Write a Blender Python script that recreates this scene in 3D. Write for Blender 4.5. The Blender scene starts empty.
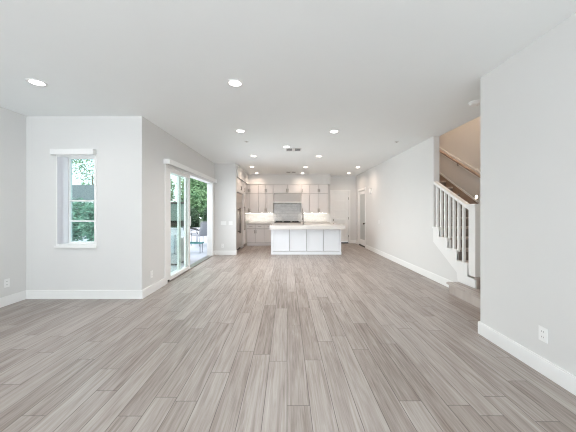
import bpy, bmesh, math, random
from mathutils import Vector, Matrix
random.seed(7)
sc = bpy.context.scene
COL = sc.collection
PI = math.pi

# ------------------------------------------------------------------ camera, sky, sun, big lights, exposure
F = 256.0                      # focal length in pixels at 576 wide
HC = 1.315                     # eye height
cam_d = bpy.data.cameras.new('camera')
cam_d.sensor_fit = 'HORIZONTAL'; cam_d.sensor_width = 36.0; cam_d.lens = 36.0 * F / 576.0
cam_d.shift_x = 1.0 / 576.0; cam_d.shift_y = -5.0 / 576.0
cam_d.clip_start = 0.05; cam_d.clip_end = 200
cam = bpy.data.objects.new('camera', cam_d); COL.objects.link(cam)
cam.location = (0, 0, HC); cam.rotation_euler = (PI / 2, 0, 0)
sc.camera = cam

w = bpy.data.worlds.new('sky'); sc.world = w; w.use_nodes = True
bg = w.node_tree.nodes['Background']
bg.inputs[0].default_value = (0.86, 0.94, 1.0, 1); bg.inputs[1].default_value = 2.2

def light(name, kind, loc, rot, energy, color, **kw):
    d = bpy.data.lights.new(name, kind); d.energy = energy; d.color = color
    for k, v in kw.items(): setattr(d, k, v)
    o = bpy.data.objects.new(name, d); COL.objects.link(o)
    o.location = loc; o.rotation_euler = rot
    return o
sun = light('sun', 'SUN', (0, 0, 12), (math.radians(38), math.radians(22), 0), 2.2, (1, .97, .94), angle=.02)
light('rear_upward_fill', 'AREA', (-0.9, -4.6, .95), (math.radians(174), 0, 0), 590, (.85, .925, 1.0),
      shape='RECTANGLE', size=5.2, size_y=2.3)  # added unseen fill lamp behind the viewer, facing up to brighten the ceiling
light('patio_door_daylight', 'AREA', (-2.37, 6.0, 1.1), (0, math.radians(-90), 0), 38, (.93, .965, 1.0),
      shape='RECTANGLE', size=2.0, size_y=2.5, spread=math.radians(105))
CAN_WATTS, WARM_WATTS = 78.0, 31.0
for lx, ly in ((-2.75, .9), (-.65, .9), (.9, .9), (-2.75, -1.2), (-.65, -1.2), (.9, -1.2), (-2.0, -3.4), (.3, -3.4)):   # unseen downlights above and behind the viewer, added without fixtures to brighten the ceiling
    light('downlight_beam', 'SPOT', (lx, ly, 2.72), (0, 0, 0), 12.0, (1.0, .97, .95), spot_size=math.radians(158), spot_blend=1.0, shadow_soft_size=.05)
sc.view_settings.view_transform = 'Standard'
sc.view_settings.look = 'None'
sc.view_settings.gamma = 1.0
sc.view_settings.use_curve_mapping = False
sc.view_settings.exposure = 0.17
try:
    sc.cycles.use_denoising = True
    sc.cycles.filter_width = 1.1
    sc.cycles.max_bounces = 14; sc.cycles.diffuse_bounces = 8
    sc.cycles.transparent_max_bounces = 16
    sc.cycles.sample_clamp_indirect = 8.0
except Exception:
    pass

# ------------------------------------------------------------------ materials
def newmat(name):
    m = bpy.data.materials.new(name); m.use_nodes = True
    nt = m.node_tree; nt.nodes.clear()
    out = nt.nodes.new('ShaderNodeOutputMaterial')
    return m, nt, out
def principled(nt, out, col, rough, metal=0.0, spec=.5):
    b = nt.nodes.new('ShaderNodeBsdfPrincipled')
    b.inputs['Base Color'].default_value = (*col, 1); b.inputs['Roughness'].default_value = rough
    b.inputs['Metallic'].default_value = metal; b.inputs['Specular IOR Level'].default_value = spec
    nt.links.new(b.outputs[0], out.inputs[0]); return b
def paint(name, col, rough=.6, var=.02, scale=6, metal=0.0, spec=.4, bump=0.0, bscale=200):
    """paint / plastic / metal with a faint procedural mottling"""
    m, nt, out = newmat(name); b = principled(nt, out, col, rough, metal, spec)
    tc = nt.nodes.new('ShaderNodeTexCoord'); n = nt.nodes.new('ShaderNodeTexNoise'); n.inputs['Scale'].default_value = scale
    nt.links.new(tc.outputs['Object'], n.inputs['Vector'])
    mx = nt.nodes.new('ShaderNodeMix'); mx.data_type = 'RGBA'
    mx.inputs[6].default_value = (*[c * (1 - var) for c in col], 1); mx.inputs[7].default_value = (*[min(1, c * (1 + var)) for c in col], 1)
    nt.links.new(n.outputs['Fac'], mx.inputs[0]); nt.links.new(mx.outputs[2], b.inputs['Base Color'])
    if bump:
        n2 = nt.nodes.new('ShaderNodeTexNoise'); n2.inputs['Scale'].default_value = bscale
        nt.links.new(tc.outputs['Object'], n2.inputs['Vector'])
        bp = nt.nodes.new('ShaderNodeBump'); bp.inputs['Strength'].default_value = bump; bp.inputs['Distance'].default_value = .002
        nt.links.new(n2.outputs['Fac'], bp.inputs['Height']); nt.links.new(bp.outputs[0], b.inputs['Normal'])
    return m
def emit(name, col, s):
    m, nt, out = newmat(name); e = nt.nodes.new('ShaderNodeEmission')
    e.inputs[0].default_value = (*col, 1); e.inputs[1].default_value = s
    nt.links.new(e.outputs[0], out.inputs[0]); return m
def math_n(nt, op, a, b=None, c=None):
    n = nt.nodes.new('ShaderNodeMath'); n.operation = op
    for i, v in enumerate((a, b, c)):
        if v is None: continue
        if isinstance(v, (int, float)): n.inputs[i].default_value = v
        else: nt.links.new(v, n.inputs[i])
    return n.outputs[0]
def plank_mat(name, W=.155, L=1.22, gain=1.0):
    m, nt, out = newmat(name); b = principled(nt, out, (.4, .36, .33), .36, 0, .45)
    tc = nt.nodes.new('ShaderNodeTexCoord'); sp = nt.nodes.new('ShaderNodeSeparateXYZ')
    nt.links.new(tc.outputs['Object'], sp.inputs[0])
    X, Y = sp.outputs[0], sp.outputs[1]
    xr = math_n(nt, 'DIVIDE', X, W); row = math_n(nt, 'FLOOR', xr)
    wn = nt.nodes.new('ShaderNodeTexWhiteNoise'); wn.noise_dimensions = '1D'; nt.links.new(row, wn.inputs['W'])
    yo = math_n(nt, 'ADD', math_n(nt, 'DIVIDE', Y, L), wn.outputs['Value'])
    col = math_n(nt, 'FLOOR', yo)
    cv = nt.nodes.new('ShaderNodeCombineXYZ'); nt.links.new(row, cv.inputs[0]); nt.links.new(col, cv.inputs[1])
    pr = nt.nodes.new('ShaderNodeTexWhiteNoise'); pr.noise_dimensions = '3D'; nt.links.new(cv.outputs[0], pr.inputs['Vector'])
    # grain, shifted for every plank
    gv = nt.nodes.new('ShaderNodeCombineXYZ')
    nt.links.new(math_n(nt, 'MULTIPLY', X, 1.0), gv.inputs[0])
    nt.links.new(math_n(nt, 'ADD', math_n(nt, 'MULTIPLY', Y, .035), math_n(nt, 'MULTIPLY', pr.outputs['Value'], 37.0)), gv.inputs[1])
    nt.links.new(math_n(nt, 'MULTIPLY', pr.outputs['Value'], 11.0), gv.inputs[2])
    g = nt.nodes.new('ShaderNodeTexNoise'); g.inputs['Scale'].default_value = 60; g.inputs['Detail'].default_value = 6; g.inputs['Roughness'].default_value = .68; g.inputs['Distortion'].default_value = .5
    nt.links.new(gv.outputs[0], g.inputs['Vector'])
    gv2 = nt.nodes.new('ShaderNodeCombineXYZ')
    nt.links.new(X, gv2.inputs[0])
    nt.links.new(math_n(nt, 'ADD', math_n(nt, 'MULTIPLY', Y, .09), math_n(nt, 'MULTIPLY', pr.outputs['Value'], 91.0)), gv2.inputs[1])
    g2 = nt.nodes.new('ShaderNodeTexNoise'); g2.inputs['Scale'].default_value = 13; g2.inputs['Detail'].default_value = 4; g2.inputs['Distortion'].default_value = 1.8
    nt.links.new(gv2.outputs[0], g2.inputs['Vector'])
    fac = math_n(nt, 'ADD', math_n(nt, 'MULTIPLY', g.outputs['Fac'], .75), math_n(nt, 'MULTIPLY', g2.outputs['Fac'], .45))
    fac = math_n(nt, 'ADD', math_n(nt, 'SUBTRACT', fac, .10), math_n(nt, 'MULTIPLY', math_n(nt, 'SUBTRACT', pr.outputs['Value'], .5), .17))
    r = nt.nodes.new('ShaderNodeValToRGB'); nt.links.new(fac, r.inputs[0])
    els = r.color_ramp.elements
    els[0].position = .24; els[0].color = (.25 * gain, .195 * gain, .165 * gain, 1)
    els[1].position = .78; els[1].color = (.72 * gain, .665 * gain, .62 * gain, 1)
    e = els.new(.42); e.color = (.43 * gain, .365 * gain, .325 * gain, 1)
    e = els.new(.56); e.color = (.56 * gain, .497 * gain, .455 * gain, 1)
    # seams
    fx = math_n(nt, 'FRACT', xr); ex = math_n(nt, 'MULTIPLY', math_n(nt, 'MINIMUM', fx, math_n(nt, 'SUBTRACT', 1.0, fx)), W)
    fy = math_n(nt, 'FRACT', yo); ey = math_n(nt, 'MULTIPLY', math_n(nt, 'MINIMUM', fy, math_n(nt, 'SUBTRACT', 1.0, fy)), L)
    seam = math_n(nt, 'LESS_THAN', math_n(nt, 'MINIMUM', ex, ey), .0024)
    mx = nt.nodes.new('ShaderNodeMix'); mx.data_type = 'RGBA'
    nt.links.new(math_n(nt, 'MULTIPLY', seam, .82), mx.inputs[0]); nt.links.new(r.outputs[0], mx.inputs[6]); mx.inputs[7].default_value = (.10, .08, .07, 1)
    nt.links.new(mx.outputs[2], b.inputs['Base Color'])
    bp = nt.nodes.new('ShaderNodeBump'); bp.inputs['Strength'].default_value = .35; bp.inputs['Distance'].default_value = .001
    nt.links.new(math_n(nt, 'SUBTRACT', g.outputs['Fac'], seam), bp.inputs['Height']); nt.links.new(bp.outputs[0], b.inputs['Normal'])
    return m
def marble_tile(name, bw, bh, base, vein, grout):
    m, nt, out = newmat(name); b = principled(nt, out, base, .22)
    tc = nt.nodes.new('ShaderNodeTexCoord'); mp = nt.nodes.new('ShaderNodeMapping')
    mp.inputs['Rotation'].default_value = (math.radians(90), 0, 0)
    nt.links.new(tc.outputs['Object'], mp.inputs[0])
    br = nt.nodes.new('ShaderNodeTexBrick'); br.inputs['Scale'].default_value = 1
    br.inputs['Brick Width'].default_value = bw; br.inputs['Row Height'].default_value = bh; br.inputs['Mortar Size'].default_value = .003
    br.inputs['Color1'].default_value = (*base, 1); br.inputs['Color2'].default_value = (*[c * .80 for c in base], 1); br.inputs['Mortar'].default_value = (*grout, 1)
    nt.links.new(mp.outputs[0], br.inputs['Vector'])
    n = nt.nodes.new('ShaderNodeTexNoise'); n.inputs['Scale'].default_value = 7; n.inputs['Detail'].default_value = 8; n.inputs['Distortion'].default_value = 2.4
    nt.links.new(tc.outputs['Object'], n.inputs['Vector'])
    r = nt.nodes.new('ShaderNodeValToRGB'); els = r.color_ramp.elements
    els[0].position = .40; els[0].color = (0, 0, 0, 1); els[1].position = .68; els[1].color = (1, 1, 1, 1)
    nt.links.new(n.outputs['Fac'], r.inputs[0])
    mx = nt.nodes.new('ShaderNodeMix'); mx.data_type = 'RGBA'
    nt.links.new(math_n(nt, 'MULTIPLY', r.outputs[0], .55), mx.inputs[0]); nt.links.new(br.outputs[0], mx.inputs[6]); mx.inputs[7].default_value = (*vein, 1)
    nt.links.new(mx.outputs[2], b.inputs['Base Color']); return m
def glass_mat(name, tint, refl):
    m, nt, out = newmat(name)
    t = nt.nodes.new('ShaderNodeBsdfTransparent'); t.inputs[0].default_value = (*tint, 1)
    g = nt.nodes.new('ShaderNodeBsdfGlossy'); g.inputs['Roughness'].default_value = .02
    mx = nt.nodes.new('ShaderNodeMixShader'); mx.inputs[0].default_value = refl
    nt.links.new(t.outputs[0], mx.inputs[1]); nt.links.new(g.outputs[0], mx.inputs[2]); nt.links.new(mx.outputs[0], out.inputs[0]); return m
def leaf_mat(name, a, b_):
    m, nt, out = newmat(name); b = principled(nt, out, a, .55)
    oi = nt.nodes.new('ShaderNodeTexCoord'); n = nt.nodes.new('ShaderNodeTexNoise'); n.inputs['Scale'].default_value = 2.2; n.inputs['Detail'].default_value = 6
    nt.links.new(oi.outputs['Object'], n.inputs['Vector'])
    r = nt.nodes.new('ShaderNodeValToRGB'); els = r.color_ramp.elements
    els[0].position = .35; els[0].color = (*a, 1); els[1].position = .65; els[1].color = (*b_, 1)
    nt.links.new(n.outputs['Fac'], r.inputs[0]); nt.links.new(r.outputs[0], b.inputs['Base Color']); return m

M = dict(
    wall=paint('wall_paint', (.715, .712, .70), .75, .012, 3, bump=.05),
    ceil=paint('ceiling_paint', (.86, .885, .885), .85, .01, 3, bump=.06),
    trim=paint('white_trim_paint', (.84, .84, .83), .38, .01, 4),
    floor=plank_mat('grey_oak_planks', gain=.66),
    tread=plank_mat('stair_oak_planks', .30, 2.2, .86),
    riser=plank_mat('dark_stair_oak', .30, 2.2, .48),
    cab=paint('cabinet_paint', (.78, .755, .745), .38, .012, 5),
    island=paint('island_paint', (.83, .85, .88), .38, .01, 5),
    quartz=paint('white_quartz', (.69, .665, .635), .2, .05, 9, spec=.5),
    steel=paint('brushed_steel', (.38, .34, .31), .42, .06, 30, metal=1.0),
    fsteel=paint('refrigerator_steel', (.66, .62, .58), .33, .05, 30, metal=1.0),
    gap_shade=paint('gap_shade_paint', (.40, .385, .37), .7, .03, 8),  # dark colour standing in for shade in the gaps between cabinet fronts
    nickel=paint('satin_nickel', (.42, .39, .36), .32, .03, 30, metal=1.0),
    gun=paint('gunmetal', (.17, .15, .14), .35, .04, 30, metal=.9),
    darkm=paint('dark_bronze', (.05, .042, .036), .4, .05, 20, metal=.6),
    black=paint('black_iron', (.02, .02, .02), .45, .05, 20),
    marble=marble_tile('marble_subway_tile', .42, .135, (.88, .87, .85), (.55, .53, .52), (.40, .39, .38)),
    mosaic=marble_tile('small_marble_tile', .20, .075, (.80, .79, .77), (.55, .54, .53), (.70, .69, .67)),
    frost=paint('frosted_glass', (.50, .52, .51), .32, .02, 4, spec=.6),
    glass=glass_mat('clear_glass', (.955, .985, .975), .06),
    wglass=glass_mat('tinted_window_glass', (.84, .94, .94), .07),
    vane=paint('blind_vane_fabric', (.74, .74, .77), .7, .02, 20),
    plate=paint('white_switch_plastic', (.86, .86, .85), .3, .01, 10),
    slot=paint('dark_slot', (.08, .08, .08), .6, .02, 10),
    vent=paint('vent_metal', (.74, .73, .72), .5, .02, 10),
    ventd=paint('vent_dark_inside', (.10, .10, .10), .8, .02, 10),
    rail=paint('handrail_wood', (.40, .31, .25), .4, .12, 22),
    canc=emit('cool_lamp_glow', (1.0, .97, .95), 9.0),
    canw=emit('warm_lamp_glow', (1.0, .87, .75), 9.0),
    strip=emit('undercabinet_glow', (1.0, .93, .84), 26.0),
    step=emit('step_light_glow', (1.0, .88, .7), 14.0),
    patio=paint('pale_concrete', (.54, .55, .60), .8, .05, 3, bump=.2),
    stucco=paint('white_stucco', (.62, .62, .66), .85, .03, 8, bump=.3, bscale=60),
    lawn=paint('lawn_ground', (.05, .085, .04), .9, .3, 5),
    roof=paint('grey_shingle', (.12, .135, .14), .9, .2, 9, bump=.4, bscale=30),
    palew=paint('pale_house_wall', (.55, .62, .72), .9, .03, 3),
    leaf=leaf_mat('green_leaves', (.085, .20, .09), (.34, .52, .28)),
    leaf2=leaf_mat('dark_green_leaves', (.035, .07, .04), (.12, .20, .11)),
    leaf3=leaf_mat('blue_green_leaves', (.10, .22, .16), (.26, .44, .31)),
    bark=paint('bark', (.16, .12, .09), .9, .3, 14),
    mesh_=paint('grey_outdoor_sling', (.30, .31, .34), .8, .06, 40),
    cush=paint('white_outdoor_cushion', (.72, .77, .84), .9, .03, 10),
    wick=paint('pale_grey_frame', (.55, .56, .58), .7, .06, 30),
    teal=paint('teal_table_top', (.06, .24, .24), .15, .05, 10),
    scr=paint('green_grey_screen', (.15, .20, .175), .6, .06, 6),
)

# ------------------------------------------------------------------ mesh helpers
class MB:
    def __init__(s): s.bm = bmesh.new()
    def box(s, x0, x1, y0, y1, z0, z1):
        x0, x1 = sorted((x0, x1)); y0, y1 = sorted((y0, y1)); z0, z1 = sorted((z0, z1))
        v = [s.bm.verts.new(p) for p in ((x0, y0, z0), (x1, y0, z0), (x1, y1, z0), (x0, y1, z0), (x0, y0, z1), (x1, y0, z1), (x1, y1, z1), (x0, y1, z1))]
        for f in ((3, 2, 1, 0), (4, 5, 6, 7), (0, 1, 5, 4), (1, 2, 6, 5), (2, 3, 7, 6), (3, 0, 4, 7)): s.bm.faces.new([v[i] for i in f])
        return s
    def prism(s, pts, axis, a, b):
        """extrude a 2-D outline along an axis: 'x' takes (y,z), 'y' takes (x,z), 'z' takes (x,y)"""
        def P(p, t): return {'x': (t, p[0], p[1]), 'y': (p[0], t, p[1]), 'z': (p[0], p[1], t)}[axis]
        A = [s.bm.verts.new(P(p, a)) for p in pts]; B = [s.bm.verts.new(P(p, b)) for p in pts]
        n = len(pts); s.bm.faces.new(A); s.bm.faces.new(B[::-1])
        for i in range(n): s.bm.faces.new((A[i], A[(i + 1) % n], B[(i + 1) % n], B[i]))
        bmesh.ops.recalc_face_normals(s.bm, faces=s.bm.faces[:]); return s
    def tube(s, pts, r, n=10):
        pts = [Vector(p) for p in pts]; rings = []
        for i, p in enumerate(pts):
            d = (pts[min(i + 1, len(pts) - 1)] - pts[max(i - 1, 0)]).normalized()
            u = d.cross(Vector((0, 0, 1)) if abs(d.z) < .9 else Vector((0, 1, 0))).normalized(); v = d.cross(u)
            rr = r[i] if isinstance(r, (list, tuple)) else r
            rings.append([s.bm.verts.new(p + (u * math.cos(2 * PI * k / n) + v * math.sin(2 * PI * k / n)) * rr) for k in range(n)])
        for a, b in zip(rings, rings[1:]):
            for k in range(n): s.bm.faces.new((a[k], a[(k + 1) % n], b[(k + 1) % n], b[k]))
        s.bm.faces.new(rings[0]); s.bm.faces.new(rings[-1][::-1])
        bmesh.ops.recalc_face_normals(s.bm, faces=s.bm.faces[:]); return s
    def lathe(s, prof, c, axis='z', n=28):
        """prof: (radius, height) pairs, closed into a ring when first == last"""
        rings = []
        for r, h in prof:
            ring = []
            for k in range(n):
                a = 2 * PI * k / n; p = (r * math.cos(a), r * math.sin(a), h)
                if axis == 'x': p = (h, p[0], p[1])
                if axis == 'y': p = (p[0], h, p[1])
                ring.append(s.bm.verts.new((c[0] + p[0], c[1] + p[1], c[2] + p[2])))
            rings.append(ring)
        for a, b in zip(rings, rings[1:]):
            for k in range(n): s.bm.faces.new((a[k], a[(k + 1) % n], b[(k + 1) % n], b[k]))
        if prof[0] != prof[-1]:
            s.bm.faces.new(rings[0][::-1]); s.bm.faces.new(rings[-1])
        else:
            bmesh.ops.remove_doubles(s.bm, verts=s.bm.verts[:], dist=1e-6)
        bmesh.ops.recalc_face_normals(s.bm, faces=s.bm.faces[:]); return s
    def build(s, name, mat, parent=None, bevel=0.0, smooth=False, label=None, kind=None):
        me = bpy.data.meshes.new(name)
        off = Vector((0, 0, 0)); p = parent
        while p is not None: off += Vector(p.location); p = p.parent
        if parent is not None: bmesh.ops.translate(s.bm, verts=s.bm.verts[:], vec=-off)
        s.bm.to_mesh(me); s.bm.free(); me.materials.append(M[mat])
        if smooth:
            for q in me.polygons: q.use_smooth = True
        o = bpy.data.objects.new(name, me); COL.objects.link(o)
        if parent is not None: o.parent = parent
        if bevel:
            b = o.modifiers.new('edge', 'BEVEL'); b.width = bevel; b.segments = 2; b.limit_method = 'ANGLE'
        if label: o['label'] = label
        if kind: o['kind'] = kind
        return o
def box(*a): return MB().box(*a)
def tag(o, label, cat, group=None, kind=None):
    o['label'] = label; o['category'] = cat
    if group: o['group'] = group
    if kind: o['kind'] = kind
    return o
def thing(name, loc, label, cat, group=None):
    o = bpy.data.objects.new(name, None); COL.objects.link(o); o.location = loc; o.empty_display_size = .1
    return tag(o, label, cat, group)
def copy_tree(o, parent=None):
    c = o.copy(); COL.objects.link(c); c.parent = parent
    for ch in list(o.children): copy_tree(ch, c)
    return c
def struct(name, mb, mat, label=None, cat=None, bevel=0):
    o = mb.build(name, mat, None, bevel); o['kind'] = 'structure'
    if label: o['label'] = label; o['category'] = cat
    return o

# ------------------------------------------------------------------ room shell
H = 2.74
XL, XS, XR, XN = -3.91, -2.175, 2.79, 2.07      # left wall, slider wall, long right wall, near right wall
YW, YK, YB = 3.84, 7.68, 10.40                  # window wall, kitchen stub, back wall
YR = -6.0
XSW = 3.85                                      # stairwell far wall
struct('floor', box(XL - .12, XS - .15, YR - .1, YW + .12, -.12, 0).box(XS - .15, 4.0, YR - .1, YB + .12, -.12, 0), 'floor',
       'grey-brown wood plank floor running the length of the room', 'floor')
struct('ceiling', box(XL - .12, XS - .15, YR - .1, YW + .12, H, H + .14).box(XS - .15, 2.90, YR - .1, YB + .12, H, H + .14)
       .box(2.90, 4.0, YR - .1, 2.9, H, H + .14), 'ceil', 'flat pale ceiling with recessed lights', 'ceiling')
struct('wall_left', box(XL - .12, XL, YR, YW, 0, H), 'wall', 'short greige wall at the left edge', 'wall')
# window wall with its opening
WX0, WX1, WZ0, WZ1 = -3.455, -2.85, .775, 2.165
struct('wall_window', box(XL - .12, WX0, YW, YW + .12, 0, H).box(WX1, XS - .15, YW, YW + .12, 0, H)
       .box(WX0, WX1, YW, YW + .12, 0, WZ0).box(WX0, WX1, YW, YW + .12, WZ1, H).box(XS - .15, XS, YW, YW + .12, 0, H), 'wall', 'pale wall holding the narrow window', 'wall')
SY0, SY1, SZ = 4.58, 7.50, 2.17
struct('wall_patio', box(XS - .15, XS, YW + .12, SY0, 0, H).box(XS - .15, XS, SY1, YK + .12, 0, H).box(XS - .15, XS, SY0, SY1, SZ, H), 'wall',
       'greige wall holding the sliding patio door', 'wall')
struct('wall_kitchen', box(XS, -1.53, YK, YK + .12, 0, H), 'wall', 'short wall beside the refrigerator', 'wall')
struct('wall_kitchen_side', box(XS - .15, XS, YK + .12, YB, 0, H), 'wall')
# back wall with the door opening
DX0, DX1, DZ = 1.82, 2.50, 2.10
struct('wall_back', box(XS - .15, DX0, YB, YB + .12, 0, H).box(DX1, XR + .12, YB, YB + .12, 0, H).box(DX0, DX1, YB, YB + .12, DZ, H), 'wall', 'far wall behind the kitchen', 'wall')
# long right wall with the pantry door opening
PY0, PY1, PZ = 9.10, 9.96, 2.08
YE = 4.87
struct('wall_right', box(XR, 2.90, YE, PY0, 0, H).box(XR, 2.90, PY1, YB, 0, H).box(XR, 2.90, PY0, PY1, PZ, H), 'wall', 'long bare wall between pantry door and stairs', 'wall')
struct('wall_right_near', box(XN, XN + .12, YR, 2.74, 0, H).box(XN + .12, XSW, 2.62, 2.74, 0, H), 'wall', 'plain pale wall nearest the camera', 'wall')
struct('wall_stair', box(XSW, XSW + .12, 2.74, 8.6, 0, 5.3).box(2.90, XSW, 8.48, 8.6, 0, 5.3).box(2.78, 2.90, 2.9, 8.6, H + .14, 5.3)
       .box(2.90, XSW, 2.78, 2.9, H + .14, 5.3).box(2.78, XSW + .12, 2.78, 8.6, 5.3, 5.4), 'wall', 'stairwell wall behind the handrail', 'wall')
# unseen rear wall; its wide opening is added to let daylight in
struct('wall_rear', box(XL, -3.6, YR - .12, YR, 0, H).box(1.8, XN + .12, YR - .12, YR, 0, H).box(-3.6, 1.8, YR - .12, YR, 0, .25).box(-3.6, 1.8, YR - .12, YR, 2.62, H), 'wall')

# baseboards
BH, BT = .13, .016
def bb(name, *boxes):
    m = MB()
    for q in boxes:
        m.box(*q[:4], 0, BH - .012)
        # thinner bead along the top edge
        m.box(q[0] + (.004 if q[1] - q[0] < .03 and q[4] == '+' else 0), q[1] - (.004 if q[1] - q[0] < .03 and q[4] == '-' else 0), q[2], q[3], BH - .012, BH)
    o = m.build(name, 'trim'); o['kind'] = 'structure'; return o
bb('baseboard_left', (XL, XL + BT, YR, YW, '-'))
bb('baseboard_window', (XL + BT, XS + BT, YW - BT, YW, ''))
bb('baseboard_patio', (XS, XS + BT, YW, SY0 - .03, '-'), (XS, XS + BT, SY1 + .03, YK - BT, '-'))
bb('baseboard_kitchen', (XS, -1.53 + BT, YK - BT, YK, ''), (-1.53, -1.53 + BT, YK, YK + .12, '-'))
bb('baseboard_right', (XR - BT, XR, YE, PY0 - .075, '+'), (XR - BT, XR, PY1 + .075, YB, '+'))
bb('baseboard_back', (DX1 + .075, XR, YB - BT, YB, ''), (1.66, DX0 - .075, YB - BT, YB, ''))
bb('baseboard_near', (XN - BT, XN, YR, 2.74 + BT, '+'), (XN, XSW, 2.74, 2.74 + BT, ''))

# ------------------------------------------------------------------ window with blind
win = bpy.data.objects.new('window_1', None); COL.objects.link(win); win.location = ((WX0 + WX1) / 2, YW, WZ0); win['kind'] = 'structure'
win['label'] = 'narrow white-framed window in the pale wall'; win['category'] = 'window'
f = MB()
f.box(WX0, WX0 + .035, YW - .012, YW + .11, WZ0, WZ1).box(WX1 - .035, WX1, YW - .012, YW + .11, WZ0, WZ1)
f.box(WX0 + .035, WX1 - .035, YW - .012, YW + .11, WZ1 - .04, WZ1).box(WX0 + .035, WX1 - .035, YW - .012, YW + .11, WZ0, WZ0 + .05)
f.build('window_frame', 'trim', win, .003)
f = MB(); sx0 = WX0 + .123
f.box(sx0, sx0 + .04, YW + .035, YW + .085, WZ0 + .05, WZ1 - .04).box(WX1 - .055, WX1 - .035, YW + .035, YW + .085, WZ0 + .05, WZ1 - .04)
f.box(sx0 + .04, WX1 - .055, YW + .035, YW + .085, WZ0 + .05, WZ0 + .075).box(sx0 + .04, WX1 - .055, YW + .035, YW + .085, WZ1 - .06, WZ1 - .04)
for z in (1.162, 1.47): f.box(sx0 + .04, WX1 - .055, YW + .05, YW + .08, z - .011, z + .011)
f.build('sash', 'trim', win)
box(WX0 + .035, WX1 - .035, YW + .058, YW + .064, WZ0 + .05, WZ1 - .04).build('window_pane', 'wglass', win)
box(WX0 - .01, WX1 + .01, YW - .04, YW - .013, WZ0 - .012, WZ0 + .02).build('window_sill', 'trim', win, .003)
bl = thing('vertical_blind', (-3.1, YW - .07, 2.15), 'white vertical blind drawn aside at the narrow window', 'blind')
f = box(-3.485, -2.85, YW - .082, YW - .07, 2.145, 2.23).box(-3.485, -3.473, YW - .07, YW - .013, 2.145, 2.23).box(-2.862, -2.85, YW - .07, YW - .013, 2.145, 2.23).box(-3.473, -2.862, YW - .07, YW - .013, 2.22, 2.23)
f.build('valance', 'trim', bl, .003)
for k in range(6):
    c = Vector((-3.402 + .0175 * k, YW - .008, 0)); a = math.radians(72); hw = .032
    d = Vector((math.cos(a), math.sin(a), 0)) * hw; n = Vector((-math.sin(a), math.cos(a), 0)) * .0012
    MB().prism([(c + d + n)[:2], (c - d + n)[:2], (c - d - n)[:2], (c + d - n)[:2]], 'z', .83, 2.12).build('vane', 'vane', bl)

# ------------------------------------------------------------------ sliding patio door
sd = bpy.data.objects.new('door_1', None); COL.objects.link(sd); sd.location = (XS, (SY0 + SY1) / 2, 0); sd['kind'] = 'structure'
sd['label'] = 'white sliding glass patio door standing half open'; sd['category'] = 'door'
f = MB()
f.box(XS - .15, XS + .012, SY0, SY0 + .06, 0, SZ).box(XS - .15, XS + .012, SY1 - .06, SY1, 0, SZ).box(XS - .15, XS + .012, SY0 + .06, SY1 - .06, SZ - .055, SZ)
f.box(XS, XS + .012, SY0 - .03, SY0, 0, SZ).box(XS, XS + .012, SY1, SY1 + .03, 0, SZ)
f.build('door_frame', 'trim', sd, .003)
box(XS - .15, XS + .005, SY0 + .06, SY1 - .06, 0, .022).build('threshold', 'nickel', sd)
def slide_panel(x, y0, y1, sw):
    p = MB(); z0, z1 = .024, SZ - .057
    p.box(x - .02, x + .02, y0, y0 + sw, z0, z1).box(x - .02, x + .02, y1 - .09, y1, z0, z1).box(x - .02, x + .02, y0 + sw, y1 - .09, z0, z0 + .07).box(x - .02, x + .02, y0 + sw, y1 - .09, z1 - .07, z1)
    o = p.build('sliding_panel', 'trim', sd, .003)
    box(x - .004, x + .004, y0 + sw, y1 - .09, z0 + .07, z1 - .07).build('pane', 'glass', o); return o
p1 = slide_panel(XS - .022, SY0 + .062, 5.76, .15)
slide_panel(XS - .068, SY0 + .09, 5.71, .07)
slide_panel(XS - .114, SY0 + .12, 5.47, .07)
MB().box(XS + .001, XS + .03, 5.70, 5.725, .98, 1.20).build('door_pull', 'trim', p1, .004)
box(XS - .0015, XS + .022, SY0 + .075, SY0 + .115, .03, .055).build('floor_lock', 'black', sd)
vh = thing('door_valance', (XS + .06, 6.0, 2.15), 'long white blind valance above the sliding patio door', 'blind')
f = box(XS + .10, XS + .112, 4.50, 7.56, 2.145, 2.235).box(XS + .002, XS + .10, 4.50, 4.512, 2.145, 2.235).box(XS + .002, XS + .10, 7.548, 7.56, 2.145, 2.235).box(XS + .002, XS + .10, 4.512, 7.548, 2.225, 2.235)
f.build('valance_board', 'trim', vh, .003)
box(XS + .03, XS + .07, 4.53, 7.53, 2.19, 2.224).build('head_rail', 'plate', vh)

# ------------------------------------------------------------------ back door
d2 = bpy.data.objects.new('door_2', None); COL.objects.link(d2); d2.location = ((DX0 + DX1) / 2, YB, 0); d2['kind'] = 'structure'
d2['label'] = 'white five-panel door in the far wall'; d2['category'] = 'door'
f = MB(); cw = .07
f.box(DX0 - cw, DX0, YB - .02, YB, 0, DZ).box(DX1, DX1 + cw, YB - .02, YB, 0, DZ).box(DX0 - cw, DX1 + cw, YB - .02, YB, DZ, DZ + cw)
f.box(DX0, DX0 + .012, YB, YB + .12, 0, DZ).box(DX1 - .012, DX1, YB, YB + .12, 0, DZ).box(DX0 + .012, DX1 - .012, YB, YB + .12, DZ - .012, DZ)
f.build('door_casing', 'trim', d2, .003)
f = box(DX0 + .015, DX1 - .015, YB + .045, YB + .06, .06, DZ - .015)
f.box(DX0 + .015, DX0 + .11, YB + .02, YB + .045, .06, DZ - .015).box(DX1 - .11, DX1 - .015, YB + .02, YB + .045, .06, DZ - .015)
zs = [.06] + [.06 + .18 + k * (DZ - .015 - .06 - .18 - .10) / 5 for k in range(6)]
f.box(DX0 + .11, DX1 - .11, YB + .02, YB + .045, .06, .24)
for k in range(1, 6):
    zc = .24 + k * (DZ - .015 - .24 - .02) / 5
    f.box(DX0 + .11, DX1 - .11, YB + .02, YB + .045, zc - .045, min(zc + .045, DZ - .015))
leaf = f.build('door_leaf', 'trim', d2, .004)
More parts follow.
